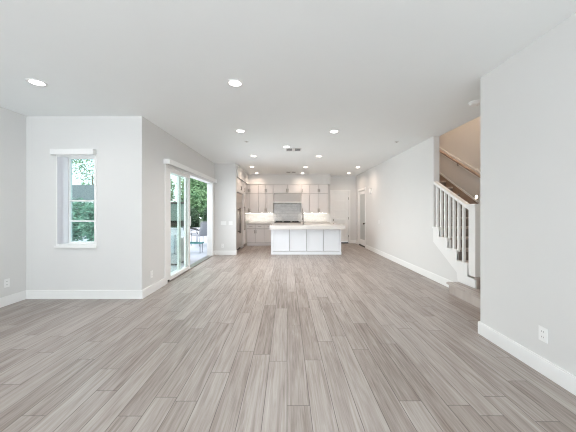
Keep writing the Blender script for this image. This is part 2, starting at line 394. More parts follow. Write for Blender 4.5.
box(DX0 + .015, DX1 - .015, YB + .004, YB + .09, 0.0, .045).build('threshold', 'darkm', d2)
MB().lathe([(.028, 0), (.028, -.01), (.012, -.012), (.012, -.04), (.026, -.045), (.03, -.06), (.022, -.075), (.004, -.078)], (DX0 + .07, YB + .019, .80), 'y', 16).build('door_knob', 'darkm', leaf, smooth=True)
MB().lathe([(.028, 0), (.028, -.012), (.018, -.022), (.003, -.024)], (DX0 + .07, YB + .019, .95), 'y', 16).build('deadbolt', 'darkm', leaf, smooth=True)
for z in (.30, 1.02, 1.82): box(DX1 - .018, DX1 + .004, YB - .026, YB - .0195, z - .05, z + .05).build('hinge', 'nickel', d2)

# pantry door, frosted glass
d3 = bpy.data.objects.new('door_3', None); COL.objects.link(d3); d3.location = (XR, (PY0 + PY1) / 2, 0); d3['kind'] = 'structure'
d3['label'] = 'white pantry door with a tall frosted pane'; d3['category'] = 'door'
f = MB()
f.box(XR - .02, XR, PY0 - cw, PY0, 0, PZ).box(XR - .02, XR, PY1, PY1 + cw, 0, PZ).box(XR - .02, XR, PY0 - cw, PY1 + cw, PZ, PZ + cw)
f.box(XR, XR + .11, PY0, PY0 + .012, 0, PZ).box(XR, XR + .11, PY1 - .012, PY1, 0, PZ).box(XR, XR + .11, PY0 + .012, PY1 - .012, PZ - .012, PZ)
f.build('door_casing', 'trim', d3, .003)
f = MB(); a, b = PY0 + .015, PY1 - .015
f.box(XR + .012, XR + .05, a, a + .11, .05, PZ - .015).box(XR + .012, XR + .05, b - .11, b, .05, PZ - .015).box(XR + .012, XR + .05, a + .11, b - .11, .05, .25).box(XR + .012, XR + .05, a + .11, b - .11, PZ - .135, PZ - .015)
leaf = f.build('door_leaf', 'trim', d3, .003)
box(XR + .026, XR + .034, a + .11, b - .11, .25, PZ - .135).build('frosted_pane', 'frost', leaf)
MB().lathe([(.028, 0), (.028, -.01), (.012, -.012), (.012, -.04), (.026, -.045), (.03, -.06), (.022, -.075), (.004, -.078)], (XR + .011, a + .055, .86), 'x', 16).build('door_knob', 'darkm', leaf, smooth=True)
box(XR + .002, XR + .1, PY0 + .014, PY1 - .014, 0, .04).build('threshold', 'darkm', d3)

# ------------------------------------------------------------------ staircase
NY = {1: 3.43, 2: 3.74}
for n in range(3, 14): NY[n] = 3.95 + .247 * (n - 3)
def stepz(y):
    return max(.17 * n for n in NY if NY[n] <= y)
st = thing('staircase', (XR + .5, 3.43, 0), 'staircase with wood treads and white balusters beside the long wall', 'staircase')
# first tread wraps round the stringer into the room
MB().prism([(2.575, 3.405), (XSW - .02, 3.405), (XSW - .02, 3.76), (XR - .012, 3.76), (XR - .012, 4.14), (2.575, 4.14)], 'z', .135, .17).build('tread', 'tread', st, .006)
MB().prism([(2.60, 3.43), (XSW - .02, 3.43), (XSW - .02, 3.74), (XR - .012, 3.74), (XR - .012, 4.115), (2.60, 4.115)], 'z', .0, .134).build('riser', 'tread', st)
for n in range(2, 14):
    y0 = NY[n]; y1 = NY[n + 1] if n < 13 else y0 + .9
    x0 = XR + .03 if y0 < YE - .3 else 2.905
    if n == 2: x0 = 2.74
    if n == 2: MB().prism([(2.745, y0 - .025), (XSW - .02, y0 - .025), (XSW - .02, y1 + .02), (XR + .03, y1 + .02), (XR + .03, 3.76), (2.745, 3.76)], 'z', .308, .34).build('tread', 'tread', st, .006)
    else: box(x0, XSW - .02, y0 - .025, y1 + .01, .17 * n - .032, .17 * n).build('tread', 'tread', st, .006)
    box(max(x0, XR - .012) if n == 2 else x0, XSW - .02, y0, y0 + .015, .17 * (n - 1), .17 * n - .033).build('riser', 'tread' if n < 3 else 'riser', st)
# closed stringer / skirt with a stepped top
top = [(YE, .17 * 6 - .035)]
for n in (6, 5, 4, 3):
    top += [(NY[n], .17 * n - .035), (NY[n], .17 * (n - 1) - .035)]
top += [(3.78, .17 * 2 - .035)]
skirt = [(3.78, .171), (4.17, .171), (4.20, .31), (YE, .73)] + top
MB().prism(skirt, 'x', XR - .01, XR + .02).build('stringer', 'trim', st, .003)
for n in (3, 4, 5, 6):
    y1 = NY[n + 1] if n < 6 else YE
    box(XR - .03, XR + .03, NY[n] - .028, y1, .17 * n - .034, .17 * n).build('tread_return', 'trim', st, .004)
box(XR - .03, XR + .11, 3.755, 3.895, .342, 1.39).build('newel_post', 'trim', st, .004)
box(XR - .05, XR + .13, 3.735, 3.915, 1.391, 1.42).build('newel_cap', 'trim', st, .006)
def railz(y): return 1.385 + .53 * (y - 3.93)
for k in range(7):
    y = 4.085 + .1185 * k
    box(XR + .015, XR + .05, y - .0175, y + .0175, stepz(y) + .001, railz(y) - .05).build('baluster', 'trim', st)
MB().prism([(3.896, railz(3.896) - .055), (YE - .002, railz(YE) - .055), (YE - .002, railz(YE)), (3.896, railz(3.896))], 'x', XR - .005, XR + .075).build('handrail', 'trim', st, .006)
# knee wall below the stringer
kn = [(3.80, .0), (YE, .0), (YE, .98)] + [(y, z - .04) for y, z in top[1:-1]] + [(3.80, .26)]
struct('wall_stair_side', MB().prism(kn, 'x', XR, XR + .025), 'wall')
bb('baseboard_stair', (XR - BT, XR, 4.145, YE, '+'))
# skirt board on the far stairwell wall
def bz(y): return 1.53 + .60 * (y - 5.23)
struct('trim_3', MB().prism([(4.1, bz(4.1)), (7.4, bz(7.4)), (7.4, bz(7.4) + .035), (4.1, bz(4.1) + .035)], 'x', XSW - .026, XSW), 'trim')
struct('trim_1', MB().prism([(4.1, bz(4.1) - .3), (7.4, bz(7.4) - .3), (7.4, bz(7.4)), (4.1, bz(4.1))], 'x', XSW - .018, XSW), 'rail')
def hz(y): return 1.99 + .61 * (y - 5.01)
struct('trim_4', MB().prism([(4.2, hz(4.2) - .09), (7.5, hz(7.5) - .09), (7.5, hz(7.5) + .05), (4.2, hz(4.2) + .05)], 'x', XSW - .015, XSW), 'trim')
hr = thing('wall_handrail', (XSW - .06, 5.0, 1.99), 'wooden handrail on the far stairwell wall', 'handrail')
def hz(y): return 1.99 + .61 * (y - 5.01)
MB().tube([(XSW - .065, 4.3, hz(4.3)), (XSW - .065, 7.5, hz(7.5))], .026, 12).build('rail', 'rail', hr, smooth=True)
for y in (4.6, 5.7, 6.9):
    MB().tube([(XSW - .015, y, hz(y) - .07), (XSW - .05, y, hz(y) - .085), (XSW - .065, y, hz(y) - .02)], .008, 8).build('bracket', 'darkm', hr, smooth=True)
sl = thing('step_light', (XSW, 5.19, 1.57), 'small round lit step light low on stairwell wall', 'light')
MB().lathe([(.045, 0), (.045, -.008), (.034, -.012), (.034, 0)], (XSW, 5.19, 1.60), 'x', 20).build('trim_ring', 'plate', sl)
MB().lathe([(.033, -.002), (.033, -.009), (.001, -.011)], (XSW, 5.19, 1.60), 'x', 20).build('lens', 'step', sl)

# ------------------------------------------------------------------ kitchen
# soffit, backsplash
struct('trim_2', box(XS, -1.50, YK + .12, YB, 2.352, H).box(-1.50, 1.68, 9.97, YB, 2.352, H), 'wall', 'boxed soffit above the kitchen cabinets', 'soffit')
YU, YF = 10.03, 9.70           # faces of upper and base cabinets
sp = tag(box(-.538, .565, YB - .014, YB - .001, .891, 1.70).build('backsplash', 'marble'), 'grey marble tile backsplash behind the rangetop', 'backsplash')
sp = tag(box(-2.15, -.541, YB - .014, YB - .001, .891, 1.240).build('backsplash', 'mosaic'), 'white tile backsplash between refrigerator and hood, glowing under cabinets', 'backsplash')
sp = tag(box(.568, 1.60, YB - .014, YB - .001, .891, 1.240).build('backsplash', 'mosaic'), 'white tile backsplash behind the island faucet', 'backsplash')

def pull_v(x, y, zc, L, parent, d=-.03):
    MB().tube([(x, y + d, zc - L / 2), (x, y + d, zc + L / 2)], .012, 8).tube([(x, y, zc - L / 2 + .02), (x, y + d, zc - L / 2 + .02)], .005, 6).tube([(x, y, zc + L / 2 - .02), (x, y + d, zc + L / 2 - .02)], .005, 6).build('handle', 'nickel', parent, smooth=True)
def shaker_y(x0, x1, y, z0, z1, parent, name='door', mat='cab', fr=.055):
    """shaker front facing -Y, its back against the plane y"""
    g = .006; x0 += g; x1 -= g; z0 += g; z1 -= g
    m = box(x0, x1, y - .030, y - .001, z0, z1)
    m.box(x0, x0 + fr, y - .040, y - .030, z0, z1).box(x1 - fr, x1, y - .040, y - .030, z0, z1)
    m.box(x0 + fr, x1 - fr, y - .040, y - .030, z0, z0 + fr).box(x0 + fr, x1 - fr, y - .040, y - .030, z1 - fr, z1)
    return m.build(name, mat, parent, .002)
def upper(x0, x1, z0, z1, label, split=None, rows=None, side=None):
    t = thing('wall_cabinet', ((x0 + x1) / 2, YB - .02, z0), label, 'cabinet', 'upper kitchen cabinets')
    box(x0 + .001, x1 - .001, YU, YB - .015, z0, z1).build('body', 'cab', t)
    box(x0 + .003, x1 - .003, YU - .0009, YU - .0001, z0 + .003, z1 - .001).build('gap_shade_sheet', 'gap_shade', t)  # thin dark sheet behind the doors, paints the shade in their gaps
    for (a, b) in rows:
        if split is None:
            d = shaker_y(x0, x1, YU, a, b, t); pull_v(x0 + .03, YU - .040, a + .11, .13, d)
        else:
            d = shaker_y(x0, split, YU, a, b, t); pull_v(split - .032, YU - .040, a + .11, .13, d)
            d = shaker_y(split, x1, YU, a, b, t); pull_v(split + .032, YU - .040, a + .11, .13, d)
    return t
Z0, ZM, Z1 = 1.240, 2.0, 2.352
R2 = [(Z0, ZM), (ZM, Z1)]
upper(-1.837, -1.109, Z0, Z1, 'white double-door upper cabinet in the corner beside the refrigerator tower', -1.473, R2)
upper(-1.109, -.539, Z0, Z1, 'white double-door upper cabinet just beside the hood on the refrigerator side', -.824, R2)
upper(-.539, .566, ZM + .01, Z1, 'short wide white cabinet directly above the range hood', .013, [(ZM + .01, Z1)])
upper(.566, .883, Z0, Z1, 'narrow single-door white upper cabinet above the faucet', None, R2)
upper(.883, 1.60, Z0, Z1, 'white double-door upper cabinet nearest the far five-panel door', 1.242, R2)

# hood
hd = thing('range_hood', (.013, YB - .02, 1.62), 'wide stainless range hood between the upper cabinets', 'range hood')
MB().prism([(9.90, 1.675), (9.905, 2.0), (10.38, 2.0), (10.38, 1.675)], 'x', -.50, .527).build('canopy', 'steel', hd, .004)
box(-.535, .562, 9.86, 10.38, 1.625, 1.674).build('lip', 'trim', hd, .003)
box(-.53, -.502, 9.95, 10.38, 1.675, 2.005).build('side_panel', 'cab', hd); box(.529, .557, 9.95, 10.38, 1.675, 2.005).build('side_panel', 'cab', hd)
m = MB()
for x in (-.25, .013, .27): m.box(x - .11, x + .11, 10.0, 10.3, 1.618, 1.6245)
m.build('filter', 'steel', hd)

# under-cabinet light strips
for x0, x1, lab in ((-1.80, -.56, 'glowing light strip under the cabinets by the refrigerator'), (.62, 1.58, 'glowing light strip under the cabinets behind the faucet')):
    t = thing('light_strip', ((x0 + x1) / 2, 10.2, Z0), lab, 'light', 'under-cabinet lights')
    box(x0, x1, 10.15, 10.19, Z0 - .014, Z0 - .001).build('housing', 'plate', t)
    box(x0 + .01, x1 - .01, 10.155, 10.185, Z0 - .017, Z0 - .0142).build('diffuser', 'strip', t)

# base cabinets
def base(x0, x1, label, split=None):
    t = thing('base_cabinet', ((x0 + x1) / 2, YB - .02, 0), label, 'cabinet', 'base kitchen cabinets')
    box(x0 + .001, x1 - .001, YF, YB - .015, .10, .828).build('body', 'cab', t)
    box(x0 + .001, x1 - .001, YF + .012, YB - .015, 0, .0995).build('toe_kick', 'cab', t)
    box(x0 + .003, x1 - .003, YF - .0009, YF - .0001, .105, .826).build('gap_shade_sheet', 'gap_shade', t)  # dark sheet giving painted shade between doors and drawers
    xs = [x0, split, x1] if split else [x0, x1]
    for a, b in zip(xs, xs[1:]):
        dr = shaker_y(a, b, YF, .645, .81, t, 'drawer', fr=.03)
        MB().tube([((a + b) / 2 - .06, YF - .075, .735), ((a + b) / 2 + .06, YF - .075, .735)], .007, 8).tube([((a + b) / 2 - .04, YF - .04, .735), ((a + b) / 2 - .04, YF - .075, .735)], .005, 6).tube([((a + b) / 2 + .04, YF - .04, .735), ((a + b) / 2 + .04, YF - .075, .735)], .005, 6).build('handle', 'nickel', dr, smooth=True)
        d = shaker_y(a, b, YF, .115, .635, t)
        hx = (split + (-.032 if b == split else .032)) if split else b - .032
        pull_v(hx, YF - .040, .54, .13, d)
base(-1.525, -.853, 'white base cabinet with two doors under the counter by the refrigerator', -1.195)
base(-.853, -.49, 'narrow white base cabinet half hidden by the island', None)
base(.53, 1.60, 'white base cabinet hidden behind the island by the far door', 1.065)
tag(box(-1.525, -.49, YF - .055, YB - .015, .83, .89).build('countertop', 'quartz', None, .004), 'white quartz countertop between refrigerator and rangetop', 'countertop')
tag(box(.53, 1.62, YF - .055, YB - .015, .83, .89).build('countertop', 'quartz', None, .004), 'white quartz countertop on the faucet side of the rangetop', 'countertop')
# range
rg = thing('range', (.02, 9.7, 0), 'stainless range with black cooking grates under the hood', 'stove')
box(-.485, .525, YF - .02, YB - .016, .0, .875).build('body', 'steel', rg, .004)
box(-.475, .515, YF - .01, YB - .05, .876, .886).build('cooktop', 'black', rg)
m = MB()
for x0 in (-.46, -.14, .18):
    for k in range(4): m.box(x0 + .02 + .08 * k, x0 + .035 + .08 * k, YF + .02, YB - .08, .90, .915)
    for y in (YF + .02, 9.98, YB - .095): m.box(x0 + .02, x0 + .275, y, y + .015, .887, .91)
m.build('grate', 'black', rg)
for k in range(6): MB().lathe([(.022, 0), (.022, -.03), (.018, -.034), (.001, -.034)], (-.40 + .168 * k, YF - .0205, .80), 'y', 12).build('knob', 'steel', rg, smooth=True)
box(-.44, .48, YF - .035, YF - .0205, .15, .70).build('oven_door', 'steel', rg, .004)
MB().tube([(-.40, YF - .085, .66), (.44, YF - .085, .66)], .012, 8).tube([(-.36, YF - .035, .66), (-.36, YF - .085, .66)], .008, 6).tube([(.40, YF - .035, .66), (.40, YF - .085, .66)], .008, 6).build('handle', 'steel', rg, smooth=True)

# refrigerator tower: faces +X
XF = -1.575
fr = thing('refrigerator', (-1.87, 8.46, 0), 'tall built-in stainless refrigerator beside the short wall', 'refrigerator')
FY0, FYM, FY1 = 7.86, 8.24, 9.06
box(XS + .01, XF - .04, FY0, FY1, .10, 1.90).build('body', 'fsteel', fr)
box(XS + .01, XF - .08, FY0, FY1, 0.0, .099).build('toe_grille', 'darkm', fr)
for a, b in ((FY0, FYM), (FYM, FY1)): 
    d = box(XF - .039, XF, a + .002, b - .002, .11, 1.59).build('door', 'fsteel', fr, .004)
    y = b - .045 if b == FYM else a + .045
    MB().tube([(XF + .065, y, .60), (XF + .065, y, 1.42)], .014, 10).tube([(XF, y, .66), (XF + .065, y, .66)], .01, 8).tube([(XF, y, 1.36), (XF + .065, y, 1.36)], .01, 8).build('handle', 'gun', d, smooth=True)
g = box(XF - .039, XF - .012, FY0 + .002, FY1 - .002, 1.605, 1.895).build('top_grille', 'fsteel', fr)
m = MB()
for k in range(7): m.box(XF - .0118, XF, FY0 + .03, FY1 - .03, 1.625 + .036 * k, 1.648 + .036 * k)
m.build('louver', 'fsteel', g)
def shaker_x(y0, y1, x, z0, z1, parent, name='door', fr_=.055):
    g = .0018; y0 += g; y1 -= g; z0 += g; z1 -= g
    m = box(x + .001, x + .012, y0, y1, z0, z1)
    m.box(x + .012, x + .02, y0, y0 + fr_, z0, z1).box(x + .012, x + .02, y1 - fr_, y1, z0, z1).box(x + .012, x + .02, y0 + fr_, y1 - fr_, z0, z0 + fr_).box(x + .012, x + .02, y0 + fr_, y1 - fr_, z1 - fr_, z1)
    return m.build(name, 'cab', parent, .002)
def pull_x(x, y, zc, L, parent, r=.007):
    MB().tube([(x + .035, y, zc - L / 2), (x + .035, y, zc + L / 2)], r, 8).tube([(x, y, zc - L / 2 + .02), (x + .035, y, zc - L / 2 + .02)], r * .7, 6).tube([(x, y, zc + L / 2 - .02), (x + .035, y, zc + L / 2 - .02)], r * .7, 6).build('handle', 'nickel', parent, smooth=True)
oc = thing('wall_cabinet', (-1.87, 8.46, 1.91), 'white double-door cabinet above the refrigerator', 'cabinet')
box(XS + .01, XF + .02, 7.805, 9.06, 1.91, Z1).build('body', 'cab', oc)
for a, b in ((7.81, 8.435), (8.435, 9.06)):
    d = shaker_x(a, b, XF + .02, 1.915, Z1 - .002, oc); pull_x(XF + .04, 8.435 + (-.035 if b == 8.435 else .035), 2.06, .13, d)
pc = thing('pantry_cabinet', (-1.87, 9.3, 0), 'slim tall white pantry cabinet past the refrigerator', 'cabinet')
box(XS + .01, XF + .02, 9.062, 9.50, .10, Z1).build('body', 'cab', pc)
box(XS + .01, XF - .03, 9.062, 9.50, 0, .099).build('toe_kick', 'cab', pc)
for z0, z1, zc, L in ((.115, 1.905, 1.05, .82), (1.915, Z1 - .002, 2.06, .13)):
    d = shaker_x(9.065, 9.497, XF + .02, z0, z1, pc); pull_x(XF + .04, 9.12, zc, L, d, .014 if L > .5 else .009)
tag(box(XS + .01, XF + .02, 7.802, 7.857, 0, 1.905).build('end_panel', 'cab'), 'white filler panel between short wall and refrigerator', 'panel')

# island
IX0, IX1, IY0, IY1 = -.48, 1.633, 7.72, 8.72
isl = thing('kitchen_island', ((IX0 + IX1) / 2, 8.2, 0), 'long white kitchen island with panelled front', 'island')
box(IX0 + .012, IX1 - .012, IY0 + .041, IY1 - .012, .0, .773).build('body', 'island', isl)
box(IX0 + .056, IX1 - .046, IY0 + .0402, IY0 + .0409, .092, .771).build('gap_shade_sheet', 'gap_shade', isl)  # dark sheet that paints shade into the grooves between island panels
xs = [IX0 + .055, IX0 + .55, IX0 + 1.065, IX0 + 1.585, IX1 - .045]
for a, b in ((IX0, IX0 + .055), (IX1 - .045, IX1)): box(a, b, IY0, IY0 + .0405, .0905, .773).build('corner_post', 'island', isl, .002)
for a, b in zip(xs, xs[1:]): shaker_y(a + .001, b - .001, IY0 + .0405, .10, .762, isl, 'panel', 'island', .045)
box(IX0 - .006, IX1 + .006, IY0 - .012, IY1 + .004, 0, .09).build('plinth', 'island', isl, .004)
SKX0, SKX1, SKY0, SKY1 = .18, .86, 8.18, 8.56
m = MB(); cx0, cx1, cy0, cy1 = IX0 - .035, IX1 + .065, 7.50, 8.78
m.box(cx0, cx1, cy0, SKY0, .775, .89).box(cx0, cx1, SKY1, cy1, .775, .89).box(cx0, SKX0, SKY0, SKY1, .775, .89).box(SKX1, cx1, SKY0, SKY1, .775, .89)
bmesh.ops.remove_doubles(m.bm, verts=m.bm.verts[:], dist=1e-5)
m.build('countertop', 'quartz', isl)
m = box(SKX0, SKX1, SKY0, SKY1, .7745, .78); m.box(SKX0 - .0005, SKX0 + .01, SKY0, SKY1, .78, .885).box(SKX1 - .01, SKX1, SKY0, SKY1, .78, .885).box(SKX0, SKX1, SKY0, SKY0 + .01, .78, .885).box(SKX0, SKX1, SKY1 - .01, SKY1, .78, .885)
m.build('sink', 'steel', isl)
fc = thing('faucet', (.51, 8.08, .89), 'tall dark gooseneck faucet standing on the island', 'faucet')
MB().lathe([(.028, 0), (.028, .012), (.018, .02), (.016, .06), (.001, .061)], (.51, 8.08, .8905), 'z', 16).build('base', 'gun', fc, smooth=True)
pts = [(.51, 8.08, .95), (.51, 8.08, 1.16)] + [(.51, 8.08 + .085 - .085 * math.cos(a), 1.16 + .10 * math.sin(a)) for a in [PI * k / 10 for k in range(1, 11)]] + [(.51, 8.25, 1.10)]
MB().tube(pts, .013, 10).build('spout', 'gun', fc, smooth=True)
MB().tube([(.51, 8.25, 1.10), (.51, 8.25, 1.03)], .017, 10).build('spray_head', 'darkm', fc, smooth=True)
MB().tube([(.525, 8.08, .93), (.57, 8.08, .95), (.60, 8.08, .985)], .007, 8).build('lever', 'gun', fc, smooth=True)

# ------------------------------------------------------------------ ceiling fittings
def can(x, y, warm, label, r=.075):
    t = thing('recessed_light', (x, y, H), label, 'light', 'recessed ceiling lights')
    MB().lathe([(r + .018, 0), (r + .018, -.004), (r, -.007), (r - .010, -.004), (r - .010, 0), (r + .018, 0)], (x, y, H), 'z', 28).build('trim_ring', 'plate', t, smooth=True)
    MB().lathe([(r - .011, -.001), (r - .011, -.003), (.002, -.0035)], (x, y, H), 'z', 24).build('lens', 'canw' if warm else 'canc', t)
    lamp = light('downlight_beam', 'SPOT', (x, y, H - .012), (0, 0, 0), WARM_WATTS if warm else CAN_WATTS * (.95 if y > 4 else .38), (1.0, .77, .61) if warm else (1.0, .97, .95),
                 spot_size=math.radians(158), spot_blend=1.0, shadow_soft_size=.05)
    lamp.parent = t; lamp.location = (0, 0, -.012)
def cpt(px, py): 
    Y = (H - HC) * F / (211 - py); return ((px - 287) / F * Y, Y)
for px, py, wm, lab in (
    (37, 82.5, 0, 'round recessed ceiling light above the narrow window corner, alone by the left wall'),
    (235, 83, 0, 'large bright recessed ceiling light, nearest one in the middle of the room'),
    (240.5, 131, 0, 'recessed ceiling light in the second row, on the patio door side'),
    (334, 131.5, 0, 'recessed ceiling light in the second row, on the staircase side'),
    (286.5, 146.8, 0, 'recessed ceiling light right beside the larger ceiling vent'),
    (253.5, 156, 1, 'recessed ceiling light in the row before the island, patio door side'),
    (319, 156.2, 1, 'recessed ceiling light in the row before the island, staircase side'),
    (252, 166.8, 1, 'recessed ceiling light over the kitchen aisle near the refrigerator'),
    (305.5, 167, 1, 'recessed ceiling light over the middle of the kitchen island'),
    (358, 167, 1, 'recessed ceiling light close to the pantry door wall'),
    (257.5, 174, 1, 'small recessed ceiling light by the corner of the kitchen soffit'),
    (302, 174.3, 1, 'small recessed ceiling light in front of the hood soffit'),
    (346.5, 174.3, 1, 'small recessed ceiling light in front of the far five-panel door')):
    x, y = cpt(px, py); can(x, min(y, 9.6), wm, lab)
def vent(px, py, lab, w_=.36, d_=.28):
    x, y = cpt(px, py)
    t = thing('ceiling_vent', (x, y, H), lab, 'vent', 'ceiling vents')
    m = MB(); a, b = w_ / 2, d_ / 2
    m.box(x - a, x + a, y - b, y - b + .02, H - .004, H).box(x - a, x + a, y + b - .02, y + b, H - .008, H).box(x - a, x - a + .02, y - b, y + b, H - .008, H).box(x + a - .02, x + a, y - b, y + b, H - .008, H).box(x - .035, x + .035, y - b, y + b, H - .008, H)
    m.build('frame', 'vent', t)
    box(x - a + .02, x + a - .02, y - b + .02, y + b - .02, H - .0015, H - .0005).build('duct_opening', 'ventd', t)
    m = MB()
    for k in range(4):
        yy = y - b + .05 + k * (d_ - .10) / 3
        for s in (-1, 1): m.box(x + s * .04, x + s * (a - .02), yy - .006, yy + .006, H - .0035, H - .0018)
    m.build('louver', 'vent', t)
vent(293.5, 149.6, 'larger ceiling vent in the middle of the room')
vent(291, 172.2, 'smaller-looking ceiling vent in front of the kitchen soffit')
for px, py, lab in ((246.5, 141.3, 'flat sprinkler cap on the ceiling, patio door side'), (396.7, 141.5, 'flat sprinkler cap on the ceiling, staircase side')):
    x, y = cpt(px, py)
    t = thing('sprinkler_cap', (x, y, H), lab, 'sprinkler', 'ceiling sprinklers')
    MB().lathe([(.042, 0), (.042, -.006), (.036, -.010), (.001, -.010)], (x, y, H), 'z', 20).build('escutcheon', 'vent', t)
    MB().lathe([(.018, -.011), (.018, -.018), (.001, -.019)], (x, y, H), 'z', 14).build('cap', 'nickel', t)
x, y = cpt(475, 102)
t = thing('smoke_detector', (x, y, H), 'round white smoke detector on the ceiling by the stairs', 'smoke detector')
MB().lathe([(.072, 0), (.072, -.012), (.066, -.014), (.066, -.03), (.05, -.042), (.001, -.044)], (x, y, H), 'z', 28).build('body', 'plate', t, smooth=False)
MB().lathe([(.073, -.0125), (.073, -.0155), (.0665, -.0155), (.0665, -.0125), (.073, -.0125)], (x, y, H), 'z', 28).build('base_ring', 'vent', t)
MB().lathe([(.010, -.0445), (.010, -.047), (.001, -.047)], (x + .03, y, H), 'z', 12).build('test_button', 'vent', t)

# ------------------------------------------------------------------ outlets, switches, chime
def plate(name, c, ax, lab, cat, kind, w_=.072, h_=.116, group=None):
    """plate on a wall; ax = direction the plate faces"""
    t = thing(name, c, lab, cat, group); nx, ny = ax
    def bx(u0, u1, z0, z1, d0, d1):
        if nx: return box(c[0] + nx * d0, c[0] + nx * d1, c[1] + u0, c[1] + u1, c[2] + z0, c[2] + z1)
        return box(c[0] + u0, c[0] + u1, c[1] + ny * d0, c[1] + ny * d1, c[2] + z0, c[2] + z1)
    bx(-w_ / 2, w_ / 2, -h_ / 2, h_ / 2, 0, .006).build('cover_plate', 'plate', t, .002)
    if kind == 'outlet':
        for s in (-1, 1):
            r = bx(-.017, .017, s * .022 - .015, s * .022 + .015, .0062, .008).build('receptacle', 'plate', t, .001)
            for u in (-.007, .007): bx(u - .0015, u + .0015, s * .022 - .005, s * .022 + .006, .0081, .0086).build('slot', 'slot', r)
    else:
        n = max(1, round(w_ / .05) - 0) if w_ > .1 else 1
        for k in range(n):
            u = (k - (n - 1) / 2) * .046
            bx(u - .016, u + .016, -.033, .033, .0062, .009).build('rocker', 'plate', t, .002)
plate('wall_outlet', (XL, 3.57, .31), (1, 0), 'white wall outlet low on the wall at the left edge', 'outlet', 'outlet')
plate('wall_outlet', (XS, 4.11, .30), (1, 0), 'white wall outlet low beside the sliding patio door', 'outlet', 'outlet')
plate('wall_outlet', (-1.93, YK, .275), (0, -1), 'white wall outlet below the switches on the short kitchen wall', 'outlet', 'outlet')
plate('wall_outlet', (XN, 2.066, .32), (-1, 0), 'white wall outlet low on the plain wall nearest the camera', 'outlet', 'outlet')
plate('light_switch', (-1.905, YK, .95), (0, -1), 'wider white switch plate on the short kitchen wall, patio door side', 'switch', 'switch', .165)
plate('light_switch', (-1.69, YK, .95), (0, -1), 'white switch plate on the short kitchen wall, refrigerator side', 'switch', 'switch', .118)
plate('light_switch', (XR, 7.75, .98), (-1, 0), 'white light switch on the long right wall past the pantry door', 'switch', 'switch')
t = thing('door_chime', (XR, 8.52, 1.99), 'small white chime box high on the long wall beside the pantry door', 'chime')
box(XR - .05, XR, 8.455, 8.585, 1.90, 2.07).build('cover', 'plate', t, .008)
box(XR - .054, XR - .0505, 8.475, 8.565, 1.905, 1.93).build('grille', 'vent', t)

# stairwell lamp
sw = thing('stairwell_light', (3.45, 5.0, 5.3), 'warm ceiling lamp high up in the stairwell', 'light')
MB().lathe([(.14, 5.299), (.14, 5.28), (.001, 5.27)], (3.45, 5.0, 0), 'z', 24).build('shade', 'step', sw)
lp = light('stairwell_lamp', 'AREA', (3.45, 5.0, 5.25), (0, 0, 0), 36, (1.0, .74, .56), shape='DISK', size=.3)

# ------------------------------------------------------------------ outdoors
struct('patio', box(-16, XS - .15, YW + .12, 12.9, -.14, -.04), 'patio', 'pale concrete patio outside the sliding door', 'patio')
struct('lawn', box(-40, 6, 12.9, 45, -.16, -.06).box(-40, -16, YW + .12, 12.9, -.16, -.06), 'lawn')
struct('garden_wall', box(-16, -2.2, 12.9, 13.15, -.16, .40).box(-16, -2.2, 12.87, 13.18, .401, .46), 'stucco', 'low white stucco wall at the far edge of the patio', 'wall')
def foliage(clumps, n, size, flat=1.0):
    bm = bmesh.new()
    for (cx, cy, cz, rx, ry, rz) in clumps:
        for _ in range(n):
            u = Vector((random.gauss(0, 1), random.gauss(0, 1), random.gauss(0, 1))).normalized() * (random.random() ** .45)
            p = Vector((cx + u.x * rx, cy + u.y * ry, cz + u.z * rz))
            a = Vector((random.gauss(0, 1), random.gauss(0, 1), random.gauss(0, .7))).normalized(); b = a.cross(Vector((random.gauss(0, 1), random.gauss(0, 1), random.gauss(0, 1)))).normalized()
            s = size * random.uniform(.6, 1.3); q = a.cross(b) * s * .12
            v = [bm.verts.new(p + a * s), bm.verts.new(p + b * s * .45 + q), bm.verts.new(p - a * s), bm.verts.new(p - b * s * .45 + q)]
            bm.faces.new(v)
    m = MB(); m.bm.free(); m.bm = bm; return m
def tree(x, y, h, r, mat, label, cat='tree', name='garden_tree', group=None, n=900, leaf=.09):
    t = thing(name, (x, y, -.06), label, cat, group)
    MB().tube([(x, y, -.06), (x + .05, y, h * .35), (x - .05, y + .04, h * .7)], [.13, .10, .06], 10).build('trunk', 'bark', t, smooth=True)
    cl = []
    for k in range(11):
        a = random.uniform(0, 2 * PI); rr = r * random.uniform(.15, .75)
        cl.append((x + rr * math.cos(a), y + rr * math.sin(a), h * random.uniform(.30, .95), r * random.uniform(.35, .6), r * random.uniform(.35, .6), h * random.uniform(.10, .2)))
    foliage(cl, n, leaf).build('foliage', mat, t)
tree(-5.5, 15.6, 4.3, 1.25, 'leaf', 'leafy green tree straight behind the patio chairs beyond the low wall')
tree(-8.3, 16.2, 4.6, 1.3, 'leaf', 'leafy green tree behind the glass of the sliding door')
tree(-2.7, 16.6, 4.0, 1.2, 'leaf', 'leafy green tree beside the frame edge of the sliding door')
tree(-6.6, 20.5, 6.2, 2.0, 'leaf', 'taller pale green tree rising behind the garden trees', n=700)
def shrub(x, y, r, h, mat, label, group=None, n=700, leaf=.06, z=-.06):
    t = thing('garden_shrub', (x, y, z), label, 'shrub', group)
    MB().tube([(x, y, z), (x, y, h * .5)], .03, 8).build('stem', 'bark', t)
    foliage([(x + random.uniform(-.4, .4) * r, y + random.uniform(-.4, .4) * r, z + h * random.uniform(.3, .7), r * .7, r * .7, h * .35) for k in range(6)], n, leaf).build('foliage', mat, t)
for x, lab in ((-4.2, 'dark green shrub behind the low wall, nearest the door frame'), (-5.15, 'dark green shrub behind the low wall, middle of the open doorway'), (-6.1, 'dark green shrub behind the low wall, by the sliding panel'), (-7.05, 'dark green shrub seen through the sliding glass')):
    shrub(x, 13.85, .46, 1.55, 'leaf2', lab, 'shrubs behind the low wall', 1300)
